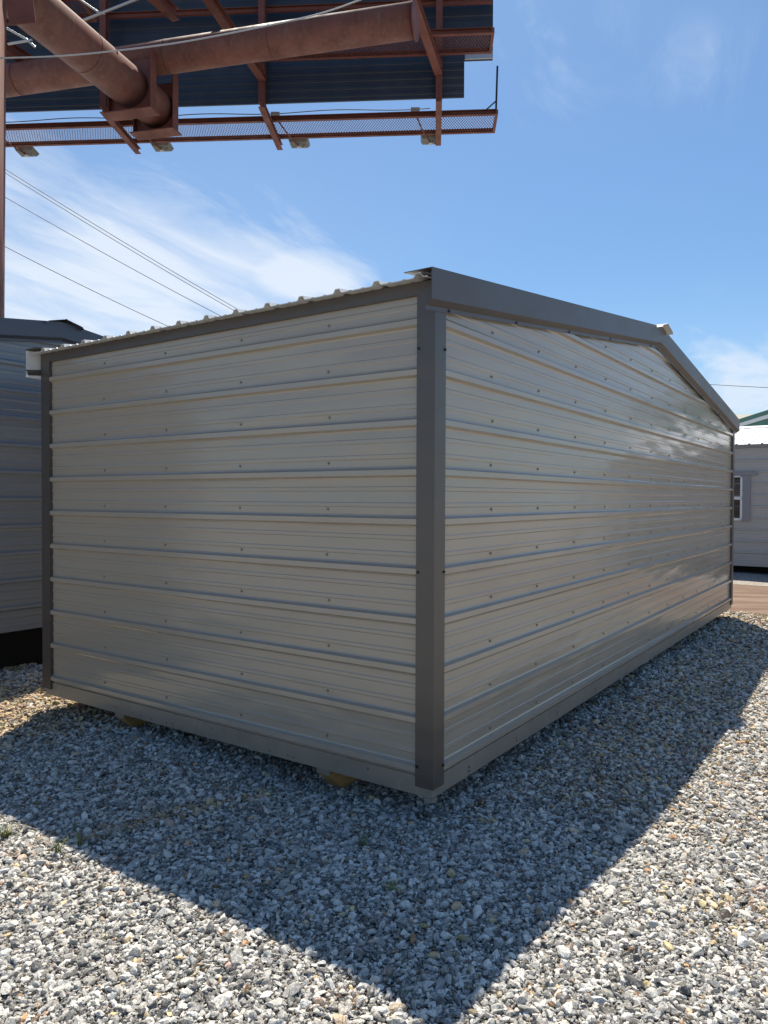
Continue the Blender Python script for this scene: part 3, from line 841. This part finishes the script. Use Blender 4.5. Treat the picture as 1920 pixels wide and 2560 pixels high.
        hb = h.build('floodlight', M['lamp'], t, bevel=0.01)
        g = MB(); v = [(-.27,-.20,.062),(.27,-.20,.062),(.27,.18,.012),(-.27,.18,.012)]; g.quad(*[ang(*q) for q in v]); v2 = [(x, y, z+.006) for x, y, z in v]; g.quad(*[ang(*q) for q in v2]); g.build('lens', M['lens'], hb)
        g = MB(); g.tube([ang(0, 0, -.08), ang(0, 0, -.15)], 0.07, 12); g.tube([ang(.14, .02, -.09), ang(.14, .02, -.16)], 0.03, 8); g.build('ballast', M['galv'], hb)
        g = MB(); jb = pt(a - 0.42, b_n, zb + 0.12)
        g.tube([jb, pt(a - 0.36, b_n + 0.25, zb + 0.02), pt(a - 0.25, (b_n + b)/2 + .1, zb - 0.02), pt(a - 0.08, b - 0.15, zb - 0.10), ang(0, 0, -.12)], 0.022, 8)
        g.build('arm', M['red'], hb)
        g = MB(); g.bar(jb + Vector((-.12, 0, 0)), jb + Vector((.12, 0, 0)), 0.12, 0.10); g.build('junction_box', M['galv'], hb)
    # loose pipes under the deck, top left
    mb = MB()
    mb.tube([on(195, 56, -3), on(352, -6, -3)], 0.03, 8); mb.tube([on(190, -8, -3), on(245, 30, -3), on(262, 34, -3)], 0.022, 8)
    mb.tube([on(12, 68, -3), on(66, 98, -3), on(88, 118, -3)], 0.025, 8); mb.tube([on(20, 110, -3), on(80, 100, -3)], 0.03, 8)
    mb.build('pipes', M['galv'], t)
billboard()

# overhead cables
def cable(name, label, pts, r, m, group=None):
    mb = MB()
    P_ = [Vector(p) for p in pts]; out = []
    for k in range(len(P_)-1):
        p0 = P_[max(k-1, 0)]; p1 = P_[k]; p2 = P_[k+1]; p3 = P_[min(k+2, len(P_)-1)]
        for j in range(8):
            s = j/8; out.append(0.5*((2*p1)+(p2-p0)*s+(2*p0-5*p1+4*p2-p3)*s*s+(3*p1-p0-3*p2+p3)*s**3))
    out.append(P_[-1]); mb.tube(out, r, 6)
    return tag(mb.build(name, m, smooth=True), label, 'cable', group)
cable('cable', 'thin twisted grey cable sagging in front of the red billboard pipes',
      [at(-60, 148, 13), at(15, 145, 13), at(150, 140, 13), at(280, 128, 13), at(450, 106, 12.9), at(640, 70, 12.7), at(800, 34, 12.5), at(920, -8, 12.3)], 0.012, M['galv'])
for (p0, p1, d, lab) in (((-200, 288), (700, 833), 62, 'topmost of the four power lines behind the tan roof'),
                      ((-200, 297), (680, 830), 62, 'second power line from the top, just under the topmost'),
                      ((-200, 368), (640, 835), 60, 'third power line down, alone in the clouds at left'),
                      ((-200, 504), (520, 860), 58, 'lowest of the four power lines, meeting the roof nearest the left')):
    a, b = at(*p0, d*0.72), at(*p1, d); pts = []
    for k in range(9):
        s = k/8; q = a.lerp(b, s); q.z -= 0.5*4*s*(1-s)*0.5; pts.append(q)
    cable('power_line', lab, pts, 0.023, M['wire'], 'power lines crossing the sky at left')
a, b = at(1600, 950, 70), at(2100, 978, 60)
cable('power_line', 'single power line low in the sky at the far right', [a, a.lerp(b, .5) - Vector((0, 0, .05)), b], 0.03, M['wire'])

# ------------------------------------------------------------------ weeds and straw
def grass_material():
    m, nt, p = mat('weed_green', (0.07, 0.12, 0.03), 0.6)
    tc = nt.nodes.new('ShaderNodeTexCoord').outputs['Object']
    n = add_noise(nt, tc, 30, 3)
    nt.links.new(mixc(nt, maprange(nt, n, 0.35, 0.65, 0, 1), (0.10, 0.15, 0.035), (0.26, 0.25, 0.09)), p.inputs['Base Color'])
    return m
M['weed'] = grass_material(); M['straw'] = mat('pine_straw', (0.33, 0.17, 0.07), 0.8)[0]
def gpoint(px, py):
    r = ray(px, py); k = -EYE / r.z; return Vector((r.x*k, r.y*k, 0))
def weed(px, py, n, h, spread, label, seed):
    rnd = random.Random(seed); c = gpoint(px, py); mb = MB()
    for k in range(n):
        a = rnd.uniform(0, 6.283); L_ = h*rnd.uniform(.5, 1.1); lean = rnd.uniform(.15, 1.0)*spread
        b = Vector((rnd.uniform(-1, 1)*spread*.25, rnd.uniform(-1, 1)*spread*.25, 0.0)); w = rnd.uniform(.0018, .0038)
        sd = Vector((-math.sin(a), math.cos(a), 0)); dr = Vector((math.cos(a), math.sin(a), 0)); prev = None
        for j in range(5):
            s = j/4; p = b + dr*lean*s*s + Vector((0, 0, L_*(s - .35*s*s*lean/max(spread, .01)))); ww = w*(1-s*.85)
            cur = (p - sd*ww, p + sd*ww + Vector((0, 0, ww*.6)))
            if prev: mb.quad(prev[0], prev[1], cur[1], cur[0])
            prev = cur
    o = mb.build('weed', M['weed']); o.location = (c.x, c.y, GH(c.x, c.y) + 0.004)
    return tag(o, label, 'weed', 'weeds growing through the gravel')
weed(143, 2150, 20, .09, .05, 'bright green sunlit weed at the edge of the shed shadow', 1)
weed(200, 2132, 12, .09, .05, 'thin weed just inside the shadow edge, right of the bright sunlit weed', 2)
weed(12, 2112, 34, .07, .08, 'low sunlit weed cut by the left edge of the picture', 3)
weed(975, 2248, 20, .03, .09, 'flat dark green weed in the middle of the shed shadow', 4)
weed(905, 2130, 14, .09, .05, 'small shaded weed below the near corner of the shed', 5)
weed(35, 1682, 40, .05, .16, 'dark weed patch in shade in front of the slate blue shed', 6)
def straw(px, py, n, rad, label, seed):
    rnd = random.Random(seed); c = gpoint(px, py); mb = MB()
    for k in range(n):
        a = rnd.uniform(0, 6.283); L_ = rnd.uniform(.03, .075); p = Vector((rnd.gauss(0, rad), rnd.gauss(0, rad*.6), 0.02+rnd.uniform(0, .008)))
        d = Vector((math.cos(a), math.sin(a), rnd.uniform(-.1, .1)))*L_/2
        mb.tube([p-d, p+Vector((0, 0, .004)), p+d], 0.00045, 4)
    o = mb.build('pine_straw', M['straw']); o.location = (c.x, c.y, GH(c.x, c.y))
    return tag(o, label, 'straw')
straw(835, 2540, 30, .05, 'rusty dry pine needles on the sunlit stones at the bottom edge', 11)
straw(235, 2120, 14, .03, 'few dry brown needles beside the weeds at the shadow edge', 12)

def runners(par, ys, wid, zt):
    for y in ys:
        mb = MB(); mb.box((0.05, y-0.07, -0.05), (wid-0.05, y+0.07, zt)); mb.build('runner', M['gap_shade'], par)  # added to block the view through, near-black so the gap reads as shade
M['gap_shade'] = mat('underfloor_shade', (0.008, 0.007, 0.006), 0.9)[0]  # shade under the sheds put into the colour
runners(slate, (0.30, 4.4, 8.6), NW, 0.37)
runners(gshed, (0.3, 5.5, 10.6), GW, 0.175)
mb = MB()
for yy in (0.0,): mb.box((0.35, 0.5, -0.05), (0.49, GL-0.5, 0.174))
mb.build('shade_strip', M['gap_shade'], gshed)  # near-black strip added to darken the gap under the grey shed
